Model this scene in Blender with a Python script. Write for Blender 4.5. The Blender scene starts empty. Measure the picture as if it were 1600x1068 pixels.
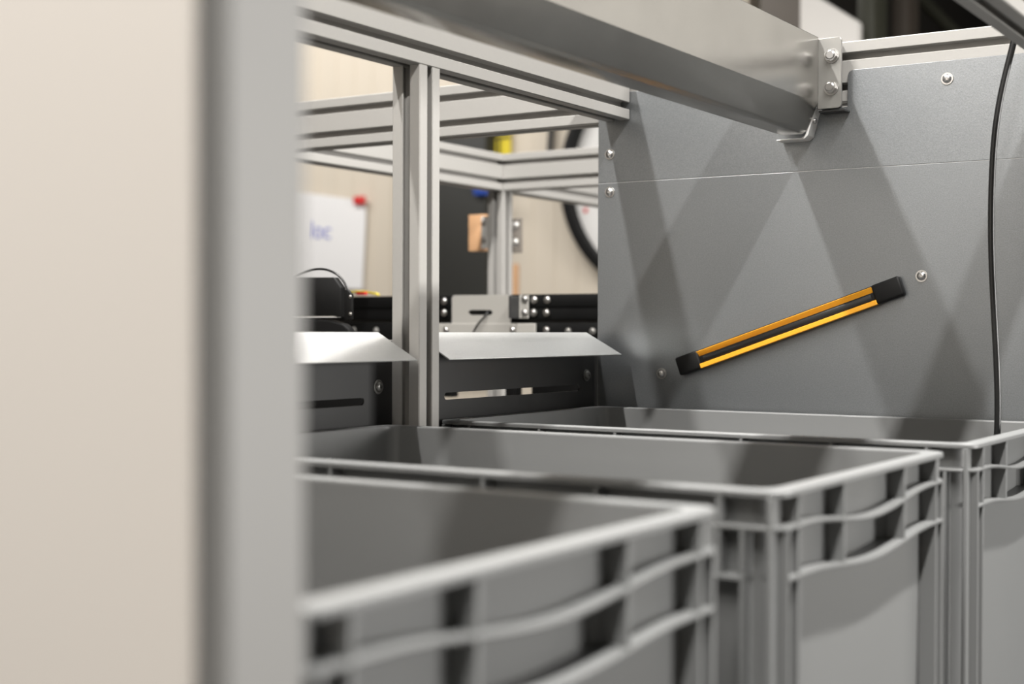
import bpy, bmesh, math, random
from mathutils import Vector, Matrix
random.seed(7)
S = bpy.context.scene
C = S.collection

# ------------------------------------------------------------------ camera
# world: +Y runs along the short sides of the totes, +X towards the viewer's right, camera at the origin
A = math.radians(32.67); PIT = math.radians(0.48); ROL = 0.00325
F = 2222.0
r0 = Vector((math.cos(A), math.sin(A), 0))
fw = Vector((-math.sin(A) * math.cos(PIT), math.cos(A) * math.cos(PIT), -math.sin(PIT)))
u0 = r0.cross(fw)
RT = r0 * math.cos(ROL) + u0 * math.sin(ROL)
UP = u0 * math.cos(ROL) - r0 * math.sin(ROL)
cd = bpy.data.cameras.new('camera'); cam = bpy.data.objects.new('camera', cd); C.objects.link(cam)
cam.matrix_world = Matrix(((RT.x, UP.x, -fw.x, 0), (RT.y, UP.y, -fw.y, 0), (RT.z, UP.z, -fw.z, 0), (0, 0, 0, 1)))
cd.sensor_width = 36; cd.lens = 50; cd.clip_start = 0.02; cd.clip_end = 60
cd.dof.use_dof = True; cd.dof.focus_distance = 1.60; cd.dof.aperture_fstop = 4.4
S.camera = cam

# ------------------------------------------------------------------ world, lamps, exposure
W = bpy.data.worlds.new('world'); S.world = W; W.use_nodes = True
bg = W.node_tree.nodes['Background']; bg.inputs[0].default_value = (0.96, 0.98, 1.0, 1); bg.inputs[1].default_value = 0.012
def strip(x, z, y0, y1, w, power, tilt=0):
    ld = bpy.data.lights.new('strip_or_fill_light', 'AREA'); ld.shape = 'RECTANGLE'
    ld.size = w; ld.size_y = y1 - y0; ld.energy = power; ld.color = (1.0, 0.975, 0.94)
    o = bpy.data.objects.new('strip_or_fill_light', ld); C.objects.link(o)
    o.location = (x, (y0 + y1) / 2, z); o.rotation_euler = (0, tilt, 0)
    return o
strip(-1.17, 1.60, -1.3, 2.6, 0.05, 97)
strip(0.17, 1.60, -1.3, 2.6, 0.05, 124)
# unseen fill lights added as wall washers: each lights one stretch of wall
def washer(x, y, z, w, h, power, rx, rz=0):
    o = strip(x, z, y - h / 2, y + h / 2, w, power); o.rotation_euler = (rx, 0, rz); return o
washer(-4.0, 3.5, 1.9, 2.6, .3, 36, math.radians(62))
washer(2.2, 4.3, 1.9, 2.6, .3, 36, math.radians(62))
strip(2.6, 0.08, 1.75, 2.95, 0.6, 80, math.radians(90))     # added fill light low on the right, brightens the right-facing sides
S.view_settings.view_transform = 'Standard'; S.view_settings.look = 'None'
S.view_settings.gamma = 1; S.view_settings.use_curve_mapping = False
S.view_settings.exposure = 0.46

# ------------------------------------------------------------------ helpers
def at(px, py, y):                       # pixel -> point on the vertical plane at depth y
    d = fw * F + RT * (px - 800) - UP * (py - 534)
    return d * (y / d.y)
def atx(px, py, x):                      # pixel -> point on the plane x = const
    d = fw * F + RT * (px - 800) - UP * (py - 534)
    return d * (x / d.x)

def link(name, me, mats=None, parent=None):
    o = bpy.data.objects.new(name, me); C.objects.link(o)
    if mats is not None:
        for m in (mats if isinstance(mats, (list, tuple)) else [mats]): me.materials.append(m)
    if parent: o.parent = parent
    return o
def fin(bm, name, mat, parent=None, bevel=0, seg=2, smooth=False, angle=35):
    bmesh.ops.recalc_face_normals(bm, faces=bm.faces)
    if bevel:
        es = [e for e in bm.edges if len(e.link_faces) == 2 and e.calc_face_angle(0) > math.radians(30)]
        bmesh.ops.bevel(bm, geom=es, offset=bevel, segments=seg, affect='EDGES', profile=0.5, clamp_overlap=True)
    me = bpy.data.meshes.new(name); bm.to_mesh(me); bm.free()
    if smooth or bevel:
        for p in me.polygons: p.use_smooth = True
        me.set_sharp_from_angle(angle=math.radians(angle))
    return link(name, me, mat, parent)
def tag(o, label, cat, group=None):
    o['label'] = label; o['category'] = cat
    if group: o['group'] = group
    return o
def empty(name, loc, label, cat, group=None):
    o = bpy.data.objects.new(name, None); C.objects.link(o); o.location = loc; o.empty_display_size = 0.02
    return tag(o, label, cat, group)
def settle(root):                        # parts were modelled in world space: make them relative to their thing
    bpy.context.view_layer.update()
    for ch in list(root.children):
        ch.matrix_parent_inverse = Matrix.Identity(4)
        ch.location = Vector(ch.location) - Vector(root.location)
def box(bm, x0, x1, y0, y1, z0, z1):
    vs = [bm.verts.new((x, y, z)) for x in (x0, x1) for y in (y0, y1) for z in (z0, z1)]
    for f in ((0, 1, 3, 2), (4, 6, 7, 5), (0, 4, 5, 1), (2, 3, 7, 6), (0, 2, 6, 4), (1, 5, 7, 3)):
        bm.faces.new([vs[i] for i in f])
def bx(*a):
    bm = bmesh.new(); box(bm, *a); return bm
def prism(bm, pts, vec):                 # closed polygon of 3D points pushed along vec
    a = [bm.verts.new(p) for p in pts]; b = [bm.verts.new(Vector(p) + Vector(vec)) for p in pts]
    n = len(pts)
    bm.faces.new(a); bm.faces.new(b[::-1])
    for i in range(n): bm.faces.new((a[i], b[i], b[(i + 1) % n], a[(i + 1) % n]))
def holed(outer, holes, vec):            # polygon with holes pushed along vec
    bm = bmesh.new(); edges = []
    for loop in [outer] + holes:
        vs = [bm.verts.new(p) for p in loop]
        for i in range(len(vs)): edges.append(bm.edges.new((vs[i], vs[(i + 1) % len(vs)])))
    r = bmesh.ops.triangle_fill(bm, edges=edges, use_beauty=True)
    fs = [g for g in r['geom'] if isinstance(g, bmesh.types.BMFace)]
    e = bmesh.ops.extrude_face_region(bm, geom=fs)
    bmesh.ops.translate(bm, verts=[v for v in e['geom'] if isinstance(v, bmesh.types.BMVert)], vec=vec)
    return bm
def cyl(bm, c, axis, r, h, n=20, r2=None):
    ax = Vector(axis).normalized(); t = ax.orthogonal().normalized(); b = ax.cross(t)
    if r2 is None: r2 = r
    c = Vector(c)
    lo = [bm.verts.new(c + (t * math.cos(k) + b * math.sin(k)) * r) for k in [2 * math.pi * i / n for i in range(n)]]
    hi = [bm.verts.new(c + ax * h + (t * math.cos(k) + b * math.sin(k)) * r2) for k in [2 * math.pi * i / n for i in range(n)]]
    bm.faces.new(lo[::-1]); bm.faces.new(hi)
    for i in range(n): bm.faces.new((lo[i], lo[(i + 1) % n], hi[(i + 1) % n], hi[i]))
def tube(name, pts, r, mat, parent=None):
    cu = bpy.data.curves.new(name, 'CURVE'); cu.dimensions = '3D'; cu.bevel_depth = r; cu.bevel_resolution = 4
    sp = cu.splines.new('NURBS'); sp.points.add(len(pts) - 1); sp.order_u = 4; sp.use_endpoint_u = True; sp.resolution_u = 8
    for i, p in enumerate(pts): sp.points[i].co = (p[0], p[1], p[2], 1)
    cu.use_fill_caps = True
    t = bpy.data.objects.new('tmp', cu); C.objects.link(t)
    bpy.context.view_layer.update()
    me = bpy.data.meshes.new_from_object(t.evaluated_get(bpy.context.evaluated_depsgraph_get()))
    bpy.data.objects.remove(t)
    for p in me.polygons: p.use_smooth = True
    me.materials.clear()
    return link(name, me, mat, parent)

# ------------------------------------------------------------------ materials
def mat(name, col, rough=0.5, metal=0.0, noise=0, ns=20, bump=0, bs=200, var=0, vs=8, stretch=(1, 1, 1), spec=0.5, rvar=0):
    m = bpy.data.materials.new(name); m.use_nodes = True
    nt = m.node_tree; N = nt.nodes; L = nt.links; p = N['Principled BSDF']
    p.inputs['Base Color'].default_value = (*col, 1); p.inputs['Roughness'].default_value = rough
    p.inputs['Metallic'].default_value = metal; p.inputs['Specular IOR Level'].default_value = spec
    tc = N.new('ShaderNodeTexCoord'); mp = N.new('ShaderNodeMapping'); mp.inputs['Scale'].default_value = stretch
    L.new(tc.outputs['Object'], mp.inputs['Vector'])
    def nz(scale, det=4):
        n = N.new('ShaderNodeTexNoise'); n.inputs['Scale'].default_value = scale; n.inputs['Detail'].default_value = det
        L.new(mp.outputs['Vector'], n.inputs['Vector']); return n
    if noise or var:
        n1 = nz(vs, 3); n2 = nz(ns, 2)
        a = N.new('ShaderNodeMath'); a.operation = 'MULTIPLY_ADD'; a.inputs[1].default_value = 2 * var; a.inputs[2].default_value = 1 - var
        L.new(n1.outputs['Fac'], a.inputs[0])
        b = N.new('ShaderNodeMath'); b.operation = 'MULTIPLY_ADD'; b.inputs[1].default_value = 2 * noise; b.inputs[2].default_value = 1 - noise
        L.new(n2.outputs['Fac'], b.inputs[0])
        c = N.new('ShaderNodeMath'); c.operation = 'MULTIPLY'; L.new(a.outputs[0], c.inputs[0]); L.new(b.outputs[0], c.inputs[1])
        v = N.new('ShaderNodeVectorMath'); v.operation = 'SCALE'; v.inputs[0].default_value = col
        L.new(c.outputs[0], v.inputs['Scale']); L.new(v.outputs['Vector'], p.inputs['Base Color'])
    if rvar:
        n3 = nz(vs * 1.7, 4)
        d = N.new('ShaderNodeMath'); d.operation = 'MULTIPLY_ADD'; d.inputs[1].default_value = 2 * rvar; d.inputs[2].default_value = rough - rvar
        L.new(n3.outputs['Fac'], d.inputs[0]); L.new(d.outputs[0], p.inputs['Roughness'])
    if bump:
        n4 = nz(bs, 2); bu = N.new('ShaderNodeBump'); bu.inputs['Strength'].default_value = bump; bu.inputs['Distance'].default_value = 0.001
        L.new(n4.outputs['Fac'], bu.inputs['Height']); L.new(bu.outputs['Normal'], p.inputs['Normal'])
    return m
M = {}
M['alu'] = mat('anodised_aluminium', (0.33, 0.32, 0.303), 0.48, 0.12, noise=.03, ns=300)
M['galv'] = mat('galvanised_steel', (0.255, 0.268, 0.278), 0.35, 0.82, noise=.24, ns=700, var=.12, vs=3.5, bump=.10, bs=900)
M['galv_beam'] = mat('galvanised_beam', (0.42, 0.41, 0.39), 0.24, 0.95, var=.12, vs=9, noise=.03, ns=400, rvar=.06)
M['galv_light'] = mat('zinc_sheet', (0.40, 0.40, 0.39), 0.38, 0.7, noise=.2, ns=1100, bump=.3, bs=1100)
M['dark_steel'] = mat('dark_steel', (0.045, 0.045, 0.045), 0.42, 0.4, var=.08, vs=10)
M['tote'] = mat('grey_plastic', (0.172, 0.175, 0.174), 0.40, 0, var=.03, vs=12, bump=.04, bs=500)
M['black'] = mat('black_plastic', (0.006, 0.006, 0.006), 0.5, spec=.25)
M['black_metal'] = mat('black_powder_coat', (0.004, 0.004, 0.004), 0.6, 0, bump=.1, spec=.15)
M['rubber'] = mat('black_cable', (0.006, 0.006, 0.006), 0.35)
M['yellow'] = mat('yellow_plastic', (0.80, 0.36, 0.02), 0.4)
M['chrome'] = mat('zinc_bolt', (0.62, 0.61, 0.60), 0.28, 1.0)
M['bracket'] = mat('bracket_metal', (0.30, 0.295, 0.28), 0.35, 0.6, var=.08)
M['white_metal'] = mat('white_bracket', (0.8, 0.79, 0.77), 0.4)
M['cream'] = mat('cream_sheet', (0.575, 0.535, 0.49), 0.6, 0, var=.02, vs=3)
M['grey_post'] = mat('matte_aluminium', (0.21, 0.207, 0.20), 0.55, 0.1)
M['wall'] = mat('cream_wall', (0.66, 0.59, 0.49), 0.8, 0, var=.05, vs=2.5, stretch=(3, 3, .1))
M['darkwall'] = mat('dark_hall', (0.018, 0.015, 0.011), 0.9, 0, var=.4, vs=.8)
M['hallgrey'] = mat('grey_hall_wall', (0.12, 0.12, 0.115), 0.8, var=.05, vs=2)
M['reflector'] = mat('pale_reflector_wall', (0.68, 0.66, 0.62), 0.8, var=.04, vs=2)
M['floor'] = mat('concrete', (0.09, 0.088, 0.085), 0.6, 0, var=.08, vs=2)
M['cabinet'] = mat('charcoal_cabinet', (0.025, 0.025, 0.022), 0.6)
M['paper'] = mat('paper', (0.86, 0.85, 0.85), 0.8)
M['red'] = mat('red_plastic', (0.65, 0.03, 0.03), 0.4)
M['blue'] = mat('blue_plastic', (0.03, 0.08, 0.38), 0.4)
M['ink'] = mat('blue_ink', (0.25, 0.27, 0.62), 0.7)
M['sign'] = mat('yellow_sign', (0.85, 0.68, 0.05), 0.5)
M['tan'] = mat('tan_board', (0.62, 0.36, 0.19), 0.7, var=.06, vs=20)
M['plate'] = mat('painted_plate', (0.42, 0.405, 0.375), 0.5, 0.15)
M['dial'] = mat('dial_face', (0.80, 0.79, 0.77), 0.5)
M['brown'] = mat('brown_steel', (0.06, 0.048, 0.037), 0.6)
M['taupe'] = mat('taupe_board', (0.17, 0.15, 0.13), 0.7)
M['white'] = mat('white_board', (0.85, 0.82, 0.78), 0.5)
M['olive'] = mat('olive_steel', (0.05, 0.05, 0.035), 0.5)

# ------------------------------------------------------------------ the setting
def struct(o): o['kind'] = 'structure'; return o
FZ = -1.10
struct(fin(bx(-9, 4, -4.0, 9.2, FZ - .1, FZ), 'floor', M['floor']))
struct(fin(bx(-9, -2.15, 5.0, 5.12, FZ, 3.0), 'wall_back', M['wall']))
struct(fin(bx(-9.12, -9, -4.1, 9.2, FZ, 3.0), 'wall_left', M['wall']))
struct(fin(bx(-9, 4, 9.2, 9.3, FZ, 3.0), 'wall_far', M['darkwall']))
struct(fin(bx(0.5, 4.0, 5.6, 5.7, FZ, 3.0), 'reflector_wall_right', M['reflector']))  # unseen wall, added as a bright reflection for the steel beam
struct(fin(bx(4.0, 4.12, -4.1, 9.2, FZ, 3.0), 'wall_right', M['hallgrey']))
struct(fin(bx(-9, 4, -4.1, -4.0, FZ, 3.0), 'wall_front', M['wall']))
struct(fin(bx(-2.27, -2.15, 5.12, 9.2, FZ, 3.0), 'wall_return', M['darkwall']))
# standing folds of the sheet cladding on the cream wall
for i in range(46):
    x = -7.0 + i * .105
    o = fin(bx(x, x + .012, 4.9975, 5.0, FZ, 3.0), 'cladding_fold', M['wall'], None); o.parent = bpy.data.objects['wall_back']

# ------------------------------------------------------------------ bench that carries the totes
BZ = -0.400
t = empty('workbench', (-.6, 1.0, FZ), 'steel bench top under the row of grey totes', 'bench')
fin(bx(-1.0, -.25, .350, 1.70, BZ - .03, BZ), 'bench_top', M['dark_steel'], t, .002)
for x in (-.96, -.31):
    for y in (.36, 1.64):
        fin(bx(x, x + .04, y, y + .04, FZ, BZ - .03), 'leg', M['alu'], t, .001)
settle(t)

# ------------------------------------------------------------------ grey totes
ZR = -0.0965; HX, HY = .283, .176; RECESS = .013; TZ = BZ
def rr(hx, hy, r, nc=6, nx=28, ny=36):   # rounded rectangle, dense along the sides
    pts = []
    def side(p, q, n):
        for i in range(n): pts.append((p[0] + (q[0] - p[0]) * i / n, p[1] + (q[1] - p[1]) * i / n))
    def corner(cx, cy, a0):
        for i in range(nc):
            a = a0 + math.pi / 2 * i / nc; pts.append((cx + r * math.cos(a), cy + r * math.sin(a)))
    side((hx, -hy + r), (hx, hy - r), ny); corner(hx - r, hy - r, 0)
    side((hx - r, hy), (-hx + r, hy), nx); corner(-hx + r, hy - r, math.pi / 2)
    side((-hx, hy - r), (-hx, -hy + r), ny); corner(-hx + r, -hy + r, math.pi)
    side((-hx + r, -hy), (hx - r, -hy), nx); corner(hx - r, -hy + r, 1.5 * math.pi)
    return pts
def loft(rings, closed=True):
    bm = bmesh.new(); V = []
    for ring in rings: V.append([bm.verts.new(p) for p in ring])
    n = len(V[0]); m = len(V)
    for j in range(m if closed else m - 1):
        a, b = V[j], V[(j + 1) % m]
        for i in range(n): bm.faces.new((a[i], a[(i + 1) % n], b[(i + 1) % n], b[i]))
    return bm, V
def ring(d, r, zf):
    return [(x, y, zf(x, y)) for x, y in rr(HX - d, HY - d, r)]
def bell(x, y, sag):
    if abs(x) < HX - .03: return 0
    q = min(1, abs(y) / .135); return sag * (0.5 + 0.5 * math.cos(math.pi * q))
def zu(x, y): return -.1195 - bell(x, y, .0095)
def zl(x, y): return -.1505 - bell(x, y, .0080)
def k(z): return lambda x, y: z
tote_meshes = {}
def make_tote(y, label):
    root = empty('tote', (-.605, y, TZ), label, 'storage bin', 'grey plastic totes side by side')
    def put(name, bm, bev=0):
        o = fin(bm, name, M['tote'], root, bev, smooth=True, angle=30); o.location = (0, 0, -TZ); return o
    w = RECESS
    def pocket(d, r, zf, dz):            # wall ring pushed inwards between the inner ribs of the short sides
        out = []
        for x, y_ in rr(HX - d, HY - d, r):
            z_ = zf(x, y_) + dz
            if abs(x) > HX - d - .004 and abs(y_) < .064: x -= math.copysign(.0075, x)
            out.append((x, y_, z_))
        return out
    def plain(d, r, zf, dz): return [(x, y_, zf(x, y_) + dz) for x, y_ in rr(HX - d, HY - d, r)]
    rings = [ring(w, .014, k(ZR - .001)), plain(w, .014, zu, -.0005), pocket(w, .014, zu, -.0009), pocket(w, .014, zl, -.0002), plain(w, .014, zl, -.0008), ring(w, .014, k(-.21)), ring(w + .003, .014, k(TZ + .001)), ring(w + .006, .012, k(TZ))]
    inner = [ring(w + .0055, .012, k(TZ + .004)), plain(w + .0030, .012, zl, -.0040), pocket(w + .0028, .012, zl, -.0012), pocket(w + .0026, .012, zu, .0006), plain(w + .0024, .012, zu, .0034), ring(w + .002, .012, k(ZR - .001))]
    bm, V = loft(rings + inner)
    bmesh.ops.delete(bm, geom=[f for f in bm.faces if all(v in set(V[7]) | set(V[8]) for v in f.verts)], context='FACES_ONLY')
    bm.faces.new(V[7]); bm.faces.new(V[8])
    put('body', bm)
    t_ = .0042
    bm, V = loft([ring(.0006, .016, k(ZR)), ring(0, .016, k(ZR - .0008)), ring(0, .016, k(ZR - t_ + .0006)), ring(.0006, .016, k(ZR - t_)),
                  ring(w + .001, .014, k(ZR - t_)), ring(w + .0018, .012, k(ZR - .002)), ring(w + .001, .013, k(ZR))])
    put('rim', bm)
    h = .0015
    bm, V = loft([ring(w + .0005, .014, lambda x, y: zu(x, y) + h), ring(.0005, .016, lambda x, y: zu(x, y) + h), ring(0, .016, lambda x, y: zu(x, y)),
                  ring(.0005, .016, lambda x, y: zu(x, y) - h), ring(w + .0005, .014, lambda x, y: zu(x, y) - h)])
    put('flange', bm)
    for s in (-1, 1):                    # lower bands: short sides, then long sides
        bm = bmesh.new(); n = 40; rows = []
        for i in range(n + 1):
            yy = -.164 + .328 * i / n; z = zl(HX, yy)
            xo = s * HX; xi = s * (HX - w - (.0085 if abs(yy) < .062 else .0005))
            rows.append([bm.verts.new(p) for p in ((xi, yy, z + h), (xo, yy, z + h), (xo, yy, z - h), (xi, yy, z - h))])
        for a, b in zip(rows, rows[1:]):
            for i in range(4): bm.faces.new((a[i], a[(i + 1) % 4], b[(i + 1) % 4], b[i]))
        bm.faces.new(rows[0]); bm.faces.new(rows[-1])
        put('flange', bm, .0005)
        bm = bx(-HX + .026, HX - .026, *sorted((s * HY, s * (HY - w - .0005))), -.1505 - h, -.1505 + h)
        put('flange', bm, .0005)
    def rib(x0, x1, y0, y1, z0, z1):     # cheap shared boxes, scaled copies of one mesh
        key = (round(x1 - x0, 4), round(y1 - y0, 4), round(z1 - z0, 4))
        if key not in tote_meshes:
            o = fin(bx(-(x1 - x0) / 2, (x1 - x0) / 2, -(y1 - y0) / 2, (y1 - y0) / 2, -(z1 - z0) / 2, (z1 - z0) / 2), 'rib', M['tote'], root, .0004, 1)
            tote_meshes[key] = o.data
        else:
            o = bpy.data.objects.new('rib', tote_meshes[key]); C.objects.link(o); o.parent = root
        o.location = ((x0 + x1) / 2, (y0 + y1) / 2, (z0 + z1) / 2 - TZ)
    th = .0016; zt = ZR - .004; zb = TZ + .004
    for s in (-1, 1):
        X = sorted((s * (HX - .0003), s * (HX - w - .001)))
        for yy in (-.146, .146): rib(*X, yy - th, yy + th, zb, zt)
        for yy in (-.163, .163): rib(*X, yy - th, yy + th, zb, -.1195)
        for yy in (-.065, .065): rib(*X, yy - th, yy + th, -.155, zt)
        Y = sorted((s * (HY - .0003), s * (HY - w - .001)))
        for q in (-1, 1):
            x = q * (HX - .0085); rib(x - th, x + th, *Y, zb, zt)
            x = q * (HX - .026); rib(x - th, x + th, *Y, zb, -.1195)
        for xx in (-.241, -.155, -.067, .067, .155, .241): rib(xx - th, xx + th, *Y, -.1505, zt)
    return root
YC = (.5436, .9776, 1.4116)
for y, lb in zip(YC, ('grey plastic tote nearest the viewer, blurred, cut off by the foreground post',
                      'middle grey plastic tote, its whole near corner with ribs in view',
                      'farthest grey plastic tote, standing against the bolted metal panel')):
    make_tote(y, lb)

# ------------------------------------------------------------------ slotted aluminium profiles
P = .0351; SLOT = .0088
def section(w, h, sides):
    """outline of a T-slot profile, counter-clockwise, origin at lower left; sides: slot centres on bottom,right,top,left"""
    def edge(p, d, n, length, centres):
        out = []
        c = .0010
        out.append((p[0] + d[0] * c, p[1] + d[1] * c))
        for q in sorted(centres):
            a = q - SLOT / 2; b = q + SLOT / 2; lip = .0022; dep = .0125; und = .0034; ch = .0007
            for s_, t_ in ((a - ch, 0), (a, ch), (a, lip), (a - und, lip + .0012), (a - und, dep - .003), (a, dep), (b, dep), (b + und, dep - .003), (b + und, lip + .0012), (b, lip), (b, ch), (b + ch, 0)):
                out.append((p[0] + d[0] * s_ + n[0] * t_, p[1] + d[1] * s_ + n[1] * t_))
        out.append((p[0] + d[0] * (length - c), p[1] + d[1] * (length - c)))
        return out
    b, r, t, l = sides
    return (edge((0, 0), (1, 0), (0, 1), w, b) + edge((w, 0), (0, 1), (-1, 0), h, r)
            + edge((w, h), (-1, 0), (0, -1), w, t) + edge((0, h), (0, -1), (1, 0), h, l))
def profile(name, origin, ea, eb, vec, w, h, sides, label, cat='beam', m='alu', group=None):
    ea, eb, o = Vector(ea), Vector(eb), Vector(origin)
    bm = bmesh.new()
    prism(bm, [ea * a + eb * b for a, b in section(w, h, sides)], vec)
    ob = fin(bm, name, M[m], None, smooth=True, angle=25); ob.location = o
    return tag(ob, label, cat, group)
one = [P / 2]; two = [P / 2, 1.5 * P]
ZU = .2684; XF = -.855; YP = 1.612; XB = -1.494; YB = 2.296
# beam above the post, running back to the panel
profile('aluminium_beam', (XF - P, .36, ZU), (1, 0, 0), (0, 0, 1), (0, YP - .003 - .36, 0), P, 2 * P, (one, two, one, two),
        'slotted aluminium beam resting on the upright post and ending at the metal panel')
# post standing in the gap between middle and far tote
profile('aluminium_post', (XF - P, 1.1597, BZ), (1, 0, 0), (0, 1, 0), (0, 0, ZU - BZ - .0002), P, P, (one, one, one, one),
        'sharp slotted aluminium post standing between the totes under the beam', 'post')
# front beam, top right
profile('aluminium_beam', (-.3237, .36, ZU), (1, 0, 0), (0, 0, 1), (0, YP - .003 - .36, 0), P, 2 * P, (one, two, one, two),
        'dark underside of slotted beam crossing the top right corner above the cable')
# beam in the plane of the panel
profile('aluminium_beam', (-3.2, YP + P + .002, ZU), (0, -1, 0), (0, 0, 1), (3.03, 0, 0), P, 2 * P, (one, two, one, two),
        'long slotted aluminium beam along the top edge of the metal panel')
# rear frame
profile('aluminium_beam', (XB - P, YP + P + .003, ZU), (1, 0, 0), (0, 0, 1), (0, YB - YP - P - .004, 0), P, 2 * P, (one, two, one, two),
        'blurred rear frame beam running into the corner above the rear post')
profile('aluminium_beam', (XB - P, YB + P, ZU), (0, -1, 0), (0, 0, 1), (2.2, 0, 0), P, 2 * P, (one, two, one, two),
        'blurred rear cross beam right of the rear post, disappearing behind the panel')
profile('aluminium_beam', (XB - P, YB + P + .001, ZU), (1, 0, 0), (0, 0, 1), (0, 1.2, 0), P, 2 * P, (one, two, one, two),
        'blurred beam leading away behind the rear cross beam')
profile('aluminium_post', (XB - P, YB, FZ), (1, 0, 0), (0, 1, 0), (0, 0, ZU - FZ - .0002), P, P, (one, one, one, one),
        'blurred rear aluminium post below the corner of the rear frame', 'post')

# ------------------------------------------------------------------ bolts
def bolt(c, n, r, parent, mname='chrome', hexhead=False, name='bolt'):
    """washer, domed head with a cross recess (or hexagon), axis n pointing out of the surface"""
    n = Vector(n).normalized(); c = Vector(c); bm = bmesh.new()
    cyl(bm, c, n, r, r * .16, 24)
    if hexhead:
        cyl(bm, c + n * r * .16, n, r * .84, r * .62, 6)
        cyl(bm, c + n * r * .78, n, r * .66, r * .10, 18, r * .5)
    else:
        prof = ((.74, .16), (.72, .34), (.62, .50), (.44, .60), (.30, .62), (.26, .42))
        t = n.orthogonal().normalized(); b = n.cross(t); R = []
        for a, h_ in prof:
            R.append([bm.verts.new(c + n * r * h_ + (t * math.cos(q) + b * math.sin(q)) * r * a * (1 if a > .35 else (1.0 if i % 3 else .55)))
                      for i, q in enumerate([2 * math.pi * j / 18 for j in range(18)])])
        for u, v in zip(R, R[1:]):
            for i in range(18): bm.faces.new((u[i], u[(i + 1) % 18], v[(i + 1) % 18], v[i]))
        bm.faces.new(R[-1])
    return fin(bm, name, M[mname], parent, smooth=True, angle=32)

# ------------------------------------------------------------------ metal panel
root = empty('metal_panel', (-.54, YP, BZ), 'large grey galvanised metal panel with bolts behind the totes', 'panel')
ZT = .3043; ZS = .190; XL = -.901; XRt = -.17; ta = .0016
def XZ(pts, y): return [(x, y, z) for x, z in pts]
cr = .006
pts = [(XL, ZS), (XRt, ZS), (XRt, ZT), (-.5685 + cr, ZT), (-.5685 + cr * .3, ZT - cr * .3), (-.5685, ZT - cr), (-.5685, .262), (-.665, .262), (-.665, ZT), (-.84, ZT), (XL, ZT)]
bm = bmesh.new(); prism(bm, XZ(pts, YP - ta), (0, ta, 0)); fin(bm, 'upper_sheet', M['galv'], root, .0004, 1)
bm = bmesh.new(); prism(bm, XZ([(XL, BZ), (XRt, BZ), (XRt, ZS - .0006), (XL, ZS - .0006)], YP - ta - .0003), (0, ta, 0)); fin(bm, 'lower_sheet', M['galv'], root, .0004, 1)
for px, py in ((953, 241), (953, 300), (1480, 123), (1440, 431), (1034, 583)):
    p = at(px, py, YP - ta - .0002); bolt(p, (0, -1, 0), .0068, root)
settle(root)

# ------------------------------------------------------------------ sensor bar on the panel
a = at(1059, 573, YP - .010); b = at(1409, 445, YP - .010)
d = (b - a); Lb = d.length; ex = d.normalized(); ez = Vector((0, -1, 0)).cross(ex); ez = ez if ez.z > 0 else -ez; ey = Vector((0, -1, 0))
root = empty('sensor_bar', ((a + b) / 2)[:], 'slanted black sensor bar with two yellow stripes on the panel', 'sensor')
root.location.y = YP - .002
O = a.copy(); O.y = YP - .0022
def B(bm, u0_, u1_, v0, v1, w0, w1):
    pts = [O + ex * u_ + ez * v + ey * w for u_ in (u0_, u1_) for v in (v0, v1) for w in (w0, w1)]
    vs = [bm.verts.new(p) for p in pts]
    for f in ((0, 1, 3, 2), (4, 6, 7, 5), (0, 4, 5, 1), (2, 3, 7, 6), (0, 2, 6, 4), (1, 5, 7, 3)): bm.faces.new([vs[i] for i in f])
hw = .0115
bm = bmesh.new(); B(bm, .004, Lb - .004, -hw * .82, hw * .96, 0, .0075); fin(bm, 'housing', M['black'], root, .0008)
for s0, s1 in ((0, .032), (Lb - .034, Lb)):
    bm = bmesh.new(); B(bm, s0, s1, -hw, hw, 0, .0105); fin(bm, 'end_cap', M['black'], root, .0025, 3)
for nm, u0_, u1_, v0, v1, w1, lab in (('yellow_rail', .031, Lb - .033, -hw - .0004, -hw * .55, .0118, None), ('yellow_rail', .030, Lb - .034, hw * .26, hw * .84, .0104, None)):
    bm = bmesh.new(); B(bm, u0_, u1_, v0, v1, .004, w1)
    if v0 > 0:                           # upper rail leans over the channel, so its face looks down
        for v in bm.verts:
            rel = v.co - O
            if rel.dot(ey) > .008 and rel.dot(ez) < hw * .6: v.co -= ey * .0030
    fin(bm, nm, M['yellow'], root, .0004, 1)
bm = bmesh.new(); B(bm, .036, Lb - .038, -hw * .45, hw * .20, .004, .0080); fin(bm, 'lens_strip', M['rubber'], root, .001)
settle(root)

# ------------------------------------------------------------------ steel channel beam with end bracket
root = empty('steel_beam', (-.627, .9, .2307), 'broad galvanised steel channel beam crossing the top and bolted to the frame', 'beam')
Y1 = 1.588
cs = [(-.596, .342), (-.596, .2655), (-.5985, .259), (-.6095, .234), (-.6145, .2307), (-.640, .2307), (-.6445, .234), (-.6555, .259), (-.658, .2655), (-.658, .342)]
bm = bmesh.new(); prism(bm, [(x, .36, z) for x, z in cs], (0, Y1 - .36, 0)); fin(bm, 'channel', M['galv_beam'], root, .0008, 2, angle=12)
bm = bmesh.new()
x0, x1, z0, z1, c_ = -.5965, -.5680, .2580, .3400, .004
prism(bm, [(x0, Y1, z0), (x1 - c_, Y1, z0), (x1 - c_ * .3, Y1, z0 + c_ * .3), (x1, Y1, z0 + c_), (x1, Y1, z1 - c_), (x1 - c_ * .3, Y1, z1 - c_ * .3), (x1 - c_, Y1, z1), (x0, Y1, z1)], (0, .003, 0))
fin(bm, 'end_plate', M['bracket'], root, .0006, 1)
fin(bx(-.5965, -.5655, Y1 + .003, YP - .0, .2545, .2575), 'shadow_gap_strip', M['dark_steel'], root, .0005, 1)  # dark strip standing in for the shadow gap under the end plate
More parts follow.
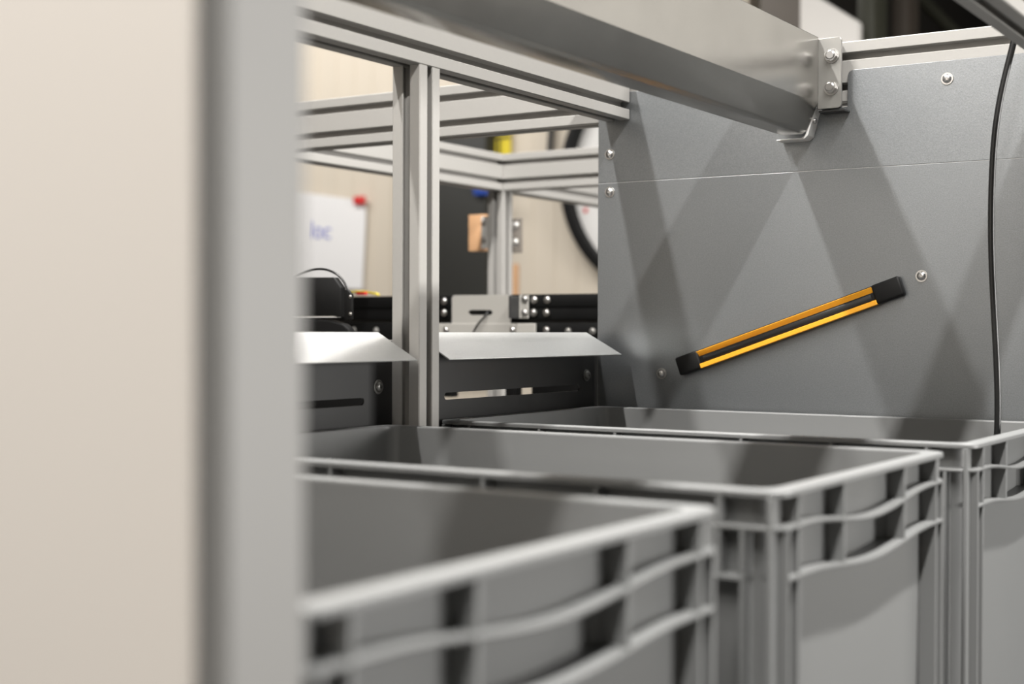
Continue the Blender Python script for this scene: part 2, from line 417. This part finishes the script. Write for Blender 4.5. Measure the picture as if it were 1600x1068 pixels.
fin(bx(-.5945, -.576, Y1 + .003, YP + .001, .262, .336), 'spacer', M['dark_steel'], root, .0005, 1)
for px, py in ((1300, 87), (1299, 137)):
    bolt(at(px, py, Y1), (0, -1, 0), .0086, root, hexhead=True)
bm = bmesh.new()
prism(bm, [(-.600, Y1 + .002, .262), (-.6015, Y1 + .002, .262), (-.6125, Y1 + .002, .2295), (-.617, Y1 + .002, .2265), (-.648, Y1 + .002, .2265), (-.648, Y1 + .002, .2247), (-.614, Y1 + .002, .2247), (-.609, Y1 + .002, .229)], (0, .020, 0))
o = fin(bm, 'mounting_bracket', M['white_metal'], root, .0004, 1); o['label'] = 'small white bracket under the beam end'
bolt(at(1273, 189, Y1 + .006), (.9, -.4, -.1), .0036, root)
settle(root)

# ------------------------------------------------------------------ chute guards between the posts
XP = -.902
def guard(y0, y1, s0, s1, by, bz, f0, f1, g0, g1, label, ch=(.012, .016)):
    root = empty('chute_guard', (XP, (y0 + y1) / 2, -.19), label, 'guard')
    zc = -.0727; hh = .0039
    outer = [(XP, y0, -.19), (XP, y1, -.19), (XP, y1, -.004 - ch[1]), (XP, y1 - ch[0], -.004), (XP, y0 + .002, -.004)]
    def arc(cy, a0): return [(XP, cy + hh * math.cos(math.radians(a)), zc + hh * math.sin(math.radians(a))) for a in range(a0, a0 + 181, 30)]
    hole = arc(s1 - hh, -90) + arc(s0 + hh, 90)
    fin(holed(outer, [hole], (-.002, 0, 0)), 'side_plate', M['dark_steel'], root)
    q = [Vector((XF, f0, -.0305)), Vector((XF, f1, -.0305)), Vector((-.893, g1, -.0025)), Vector((-.893, g0, -.0025))]
    bm = bmesh.new(); prism(bm, q, (-.0010, 0, -.0012)); fin(bm, 'lip', M['galv_light'], root, .0003, 1)
    bm = bmesh.new(); prism(bm, [(-.893, g0, -.0025), (-.893, g1, -.0025), (XP, g1, -.0030), (XP, g0, -.0030)], (0, 0, -.0015)); fin(bm, 'fold', M['galv_light'], root)
    fin(bx(XP - .14, XP - .0022, y0, y1, -.0140, -.0120), 'light_block_plate', M['dark_steel'], root)  # unseen plate, added to keep lamp light off the post face
    bolt((XP, by, bz), (1, 0, 0), .0075, root, 'bracket')
    settle(root)
guard(.33, 1.190, .72, 1.130, 1.152, -.0585, .33, 1.157, .33, 1.141, 'left metal chute guard with pale slanted lip ending at the upright post', (.034, .044))
guard(1.199, 1.604, 1.27, 1.566, 1.583, -.0575, 1.213, 1.592, 1.199, 1.567, 'right metal chute guard with pale slanted lip between post and panel')
# ------------------------------------------------------------------ cable hanging in front of the panel
yc = 1.50
pts = [at(px, py, yc) for px, py in ((1600, -30), (1592, 30), (1582, 75), (1567, 130), (1555, 195), (1550, 265), (1548, 350), (1550, 430), (1555, 520), (1559, 600), (1559, 660), (1557, 700), (1553, 780))]
pts = pts + [Vector((pts[-1].x, yc, BZ + .012)), Vector((pts[-1].x - .05, yc, BZ + .008))]
tag(tube('cable', pts, .0034, M['rubber']), 'thin black cable hanging down the right side of the panel into the far tote', 'cable')

# ------------------------------------------------------------------ foreground post and panel
def near():
    bm = bmesh.new()
    prism(bm, [Vector((a_, b_, 0)) for a_, b_ in section(P, P, ([], [], [], one))], (0, 0, 1.90))
    o = fin(bm, 'aluminium_post', M['grey_post'], None, smooth=True, angle=25); o.location = (-.335, .311, FZ)
    tag(o, 'large blurred grey post in the foreground beside the cream sheet', 'post')
    o = fin(bx(-1.5, -.3095, .3055, .3085, FZ, .80), 'cover_sheet', M['cream'], None, .0006)
    tag(o, 'large blurred cream sheet filling the left edge of the picture', 'panel')
near()

# ------------------------------------------------------------------ conveyor parts behind the post
YR = 1.95
def rect(x0, y0, x1, y1, Y, dep, bm=None):
    a_ = at(x0, (y0 + y1) / 2, Y); b_ = at(x1, (y0 + y1) / 2, Y); mx = (x0 + x1) / 2
    zt_ = at(mx, y0, Y).z; zb_ = at(mx, y1, Y).z
    bm = bm or bmesh.new(); box(bm, a_.x, b_.x, Y, Y + dep, zb_, zt_); return bm
root = empty('conveyor_rail', at(760, 500, YR), 'black double rail with round bolt heads behind the chute lips', 'rail')
fin(rect(430, 461, 1010, 480, YR, .03), 'upper_rail', M['black_metal'], root, .001)
fin(rect(430, 480, 1010, 499, YR + .003, .03), 'upper_rail', M['black_metal'], root, .001)
fin(rect(430, 504, 1010, 535, YR + .002, .03), 'lower_rail', M['black_metal'], root, .001)
fin(rect(430, 499, 1010, 504, YR + .012, .03), 'spacer_strip', M['dark_steel'], root)
for r_ in ((789, 535, 806, 670), (830, 535, 1000, 670), (692, 535, 706, 620)): fin(rect(*r_, YR + .006, .02), 'support', M['black_metal'], root, .002)
for px, py in ((694, 470), (694, 488), (835, 468), (834, 488), (855, 468), (854, 488)):
    bolt(at(px, py, YR - .0005), (0, -1, 0), .0062, root)
for px, py in ((888, 517), (926, 517), (588, 516), (553, 515)):
    bolt(at(px, py, YR), (0, -1, 0), .0058, root, 'bracket')
settle(root)
Yb = YR - .012
root = empty('bracket_plate', at(752, 500, Yb), 'light grey bracket plate with a dark slot fixed to the black rail', 'bracket')
def zp(px, py): return at(px, py, Yb)
o_ = [zp(x, y) for x, y in ((706, 505), (706, 465), (709, 461), (797, 460), (797, 505))]
sl = [zp(x, y) for x, y in ((735, 492), (731.5, 489.5), (731.5, 486.5), (735, 484), (766, 484), (769.5, 486.5), (769.5, 489.5), (766, 492))]
fin(holed(o_, [sl], (0, .003, 0)), 'plate', M['plate'], root)
fin(rect(672, 505, 836, 532, Yb - .001, .004), 'foot', M['plate'], root, .0006, 1)
fin(rect(733, 485, 768, 491, Yb + .004, .004), 'slot_backing', M['black'], root)
for px, py in ((697, 515), (801, 515), (854, 515)):
    bolt(at(px, py, Yb - .0015), (0, -1, 0), .0058, root)
settle(root)
tag(tube('cable_tie', [at(762, 487, Yb + .001), at(760, 491, Yb - .004), at(754, 498, Yb - .006), at(745, 507, Yb - .008), at(739, 520, Yb - .008)], .0016, M['rubber']),
    'thin black cable tie hanging out of the bracket slot', 'cable tie')
root = empty('angle_bracket', at(812, 498, Yb), 'small grey angle bracket with two bolts right of the slotted plate', 'bracket')
fin(rect(811, 461, 825, 497, Yb + .004, .003), 'face_leg', M['plate'], root, .0004, 1)
a_ = at(811, 461, Yb + .004); fin(bx(a_.x - .003, a_.x, Yb - .022, Yb + .007, at(811, 497, Yb).z, at(811, 462, Yb).z), 'side_leg', M['dark_steel'], root)
for px, py in ((820, 467), (820, 488)): bolt(at(px, py, Yb + .0035), (0, -1, 0), .0062, root)
settle(root)

# black drive unit with cable at the left
Yd = 1.47
root = empty('drive_unit', at(500, 497, Yd + .02), 'black box shaped drive unit with looping cable left of the upright post', 'motor')
bm = bmesh.new()
poly = [at(x, y, Yd) for x, y in ((405, 493), (405, 433), (521, 433), (532, 449), (532, 495), (520, 493))]
prism(bm, poly, (0, .011, 0)); fin(bm, 'housing', M['black'], root, .001)
bm = bmesh.new()
poly = [at(x, y, Yd - .003) for x, y in ((538, 500), (538, 452), (543, 452), (550, 460), (550, 498), (546, 500))]
prism(bm, poly, (0, .004, 0)); fin(bm, 'mounting_flange', M['black'], root, .0008)
for px, py in ((547.5, 463), (547.5, 490)): bolt(at(px, py, Yd - .0032), (0, -1, 0), .0026, root)
fin(rect(405, 490.5, 526, 496, Yd + .002, .009), 'gasket', M['white_metal'], root)
bm = bmesh.new()
poly = [at(x, y, Yd + .001) for x, y in ((405, 498), (480, 498), (515, 500), (536, 506), (545, 514), (549, 530), (549, 560), (405, 560))]
prism(bm, poly, (0, .014, 0)); fin(bm, 'roller_housing', M['black_metal'], root, .003, 3)
fin(rect(405, 585, 585, 720, Yd + .002, .02), 'lower_housing', M['black_metal'], root, .001)
tube('lead', [at(x, y, Yd + .01) for x, y in ((430, 450), (450, 436), (475, 424), (500, 418), (522, 424), (536, 436), (543, 450), (545, 462))], .0016, M['rubber'], root)
settle(root)
tag(tube('wire', [at(x, y, YR + .018) for x, y in ((540, 460), (553, 452), (572, 455), (592, 460.0))], .0022, M['sign']), 'blurred yellow wire on the black rail below the paper', 'wire')
tag(fin(rect(556, 455.5, 570, 461, YR + .006, .008), 'wire_connector', M['red'], None, .001), 'blurred red connector under the yellow wire', 'connector')

# ------------------------------------------------------------------ things on the rear post
Yq = YB + P + .004
root = empty('tan_board', at(745, 390, Yq), 'tan board with a bolted plate on the left of the rear post', 'board')
fin(rect(732, 335, 757, 392, Yq, .02), 'board', M['tan'], root, .001)
fin(rect(752, 338, 764, 388, Yq - .004, .003), 'plate', M['white_metal'], root)
for py in (349, 376): bolt(at(756, py, Yq - .004), (0, -1, 0), .006, root)
settle(root)
root = empty('hinge_plate', at(807, 394, Yq), 'grey bolted plate right of the rear post', 'bracket')
fin(rect(796, 341, 815, 395, Yq, .004), 'plate', M['taupe'], root, .001)
for py in (352, 378): bolt(at(806, py, Yq), (0, -1, 0), .0085, root)
settle(root)

# ------------------------------------------------------------------ things at the back wall
YW = 4.985
tag(fin(rect(645, 170, 758, 562, 4.90, .0995), 'charcoal_panel', M['cabinet'], None, .005), 'tall charcoal panel on the background wall between the two posts', 'panel')
tag(fin(rect(738, 285, 762, 305, 4.872, .0285), 'blue_tag', M['blue'], None, .01), 'blue tag on the charcoal panel beside the rear post', 'tag')
root = empty('yellow_sign', at(780, 245, YW), 'yellow sign with dark stripes on the back wall above the rear frame', 'sign')
fin(rect(762, 195, 797, 250, YW - .01, .01), 'board', M['sign'], root)
for x0_, y0_, x1_, y1_ in ((764, 213, 797, 217), (778, 217, 781, 250), (762, 195, 775, 212)):
    fin(rect(x0_, y0_, x1_, y1_, YW - .014, .003), 'stripe', M['olive'], root)
settle(root)
# paper
root = empty('paper_sheet', at(520, 445, YW), 'white sheet of paper with faint blue writing on the cream wall', 'paper')
bm = bmesh.new()
poly = [at(x, y, YW - .006) for x, y in ((438, 298), (500, 304), (552, 311), (566, 316), (571, 326), (571, 345), (566, 452), (520, 450), (438, 446))]
prism(bm, poly, (0, .003, 0)); fin(bm, 'sheet', M['paper'], root)
fc = bpy.data.curves.new('writing', 'FONT'); fc.body = 'loc'; fc.size = .11; fc.extrude = .0006
to = bpy.data.objects.new('tmp', fc); C.objects.link(to); bpy.context.view_layer.update()
me = bpy.data.meshes.new_from_object(to.evaluated_get(bpy.context.evaluated_depsgraph_get())); bpy.data.objects.remove(to)
me.materials.clear()
wo = link('writing', me, M['ink'], root); wo.rotation_euler = (math.pi / 2, .08, 0); wo.location = at(482, 371, YW - .008)
settle(root)
tag(fin(rect(551, 306, 568, 319, YW - .028, .02), 'magnet', M['red'], None, .006), 'red magnet at the top right corner of the paper', 'magnet')
# dial
cx, cz = at(1052, 272, YW).x, at(1052, 272, YW).z; Rd = .475
root = empty('wall_dial', (cx, YW, cz), 'large round white dial with black rim, half hidden by the panel', 'dial')
bm = bmesh.new(); cyl(bm, (cx, YW, cz), (0, -1, 0), Rd - .02, .03, 64); fin(bm, 'face', M['dial'], root)
bm = bmesh.new(); n = 72; R4 = []
for i in range(n):
    q = 2 * math.pi * i / n
    R4.append([bm.verts.new((cx + math.cos(q) * r_, y_, cz + math.sin(q) * r_)) for r_, y_ in ((Rd, YW), (Rd, YW - .07), (Rd - .045, YW - .07), (Rd - .045, YW))])
for i in range(n):
    for j in range(4): bm.faces.new((R4[i][j], R4[(i + 1) % n][j], R4[(i + 1) % n][(j + 1) % 4], R4[i][(j + 1) % 4]))
fin(bm, 'rim', M['black'], root, .004)
fin(rect(912, 325, 917, 332, YW - .035, .004), 'red_mark', M['red'], root)
settle(root)
tag(tube('wall_cable', [at(864, 150, YW - .01), at(862, 205, YW - .01), at(858, 235, YW - .01), at(857, 262, YW - .01)], .012, M['dark_steel']),
    'dark cable running down the back wall above the rear cross beam', 'cable')
o = fin(bmesh.new() if False else rect(800, 412, 807, 640, 4.6, .02), 'wooden_stick', M['tan'], None, .004)
tag(o, 'thin tan stick standing just right of the rear post', 'stick')
zlow = min(v.co.z for v in o.data.vertices)
for v in o.data.vertices:
    if v.co.z < -.2: v.co.z = FZ + (v.co.z - zlow)

# dark hall at the upper right
def tall(name, x0_, x1_, y, dep, m, label, cat, top=-260):
    a_ = at(x0_, 30, y); b_ = at(x1_, 30, y); zt_ = at(x0_, top, y).z
    o = fin(bx(a_.x, b_.x, y, y + dep, FZ, zt_), name, M[m], None, .01); return tag(o, label, cat)
tall('upright_column', 1186, 1252, 4.85, .2, 'taupe', 'blurred taupe column left of the white board', 'column')
tall('upright_column', 1392, 1418, 5.2, .15, 'brown', 'narrow blurred brown column in the dark right of the white board', 'column')
tall('upright_column', 1338, 1366, 4.75, .15, 'olive', 'blurred olive column touching the right edge of the white board', 'column')
bm = bmesh.new()
poly = [at(x, y, 4.6) for x, y in ((1249, 260), (1249, -60), (1262, -15), (1341, 33), (1341, 260))]
prism(bm, poly, (0, .05, 0)); o = fin(bm, 'white_board', M['white'], None, .01)
zlow = min(v.co.z for v in o.data.vertices)
for v in o.data.vertices:
    if v.co.z < zlow + .05: v.co.z += FZ - zlow
tag(o, 'white board with slanting top seen above the end of the steel beam', 'board')
tag(tube('slanting_brace', [at(1405, -40, 6.8), at(1440, 0, 6.8), at(1490, 50, 6.8), at(1600, 160, 6.8), at(1800, 360, 6.8)], .03, M['olive']),
    'blurred slanting olive brace in the dark above the panel', 'brace')
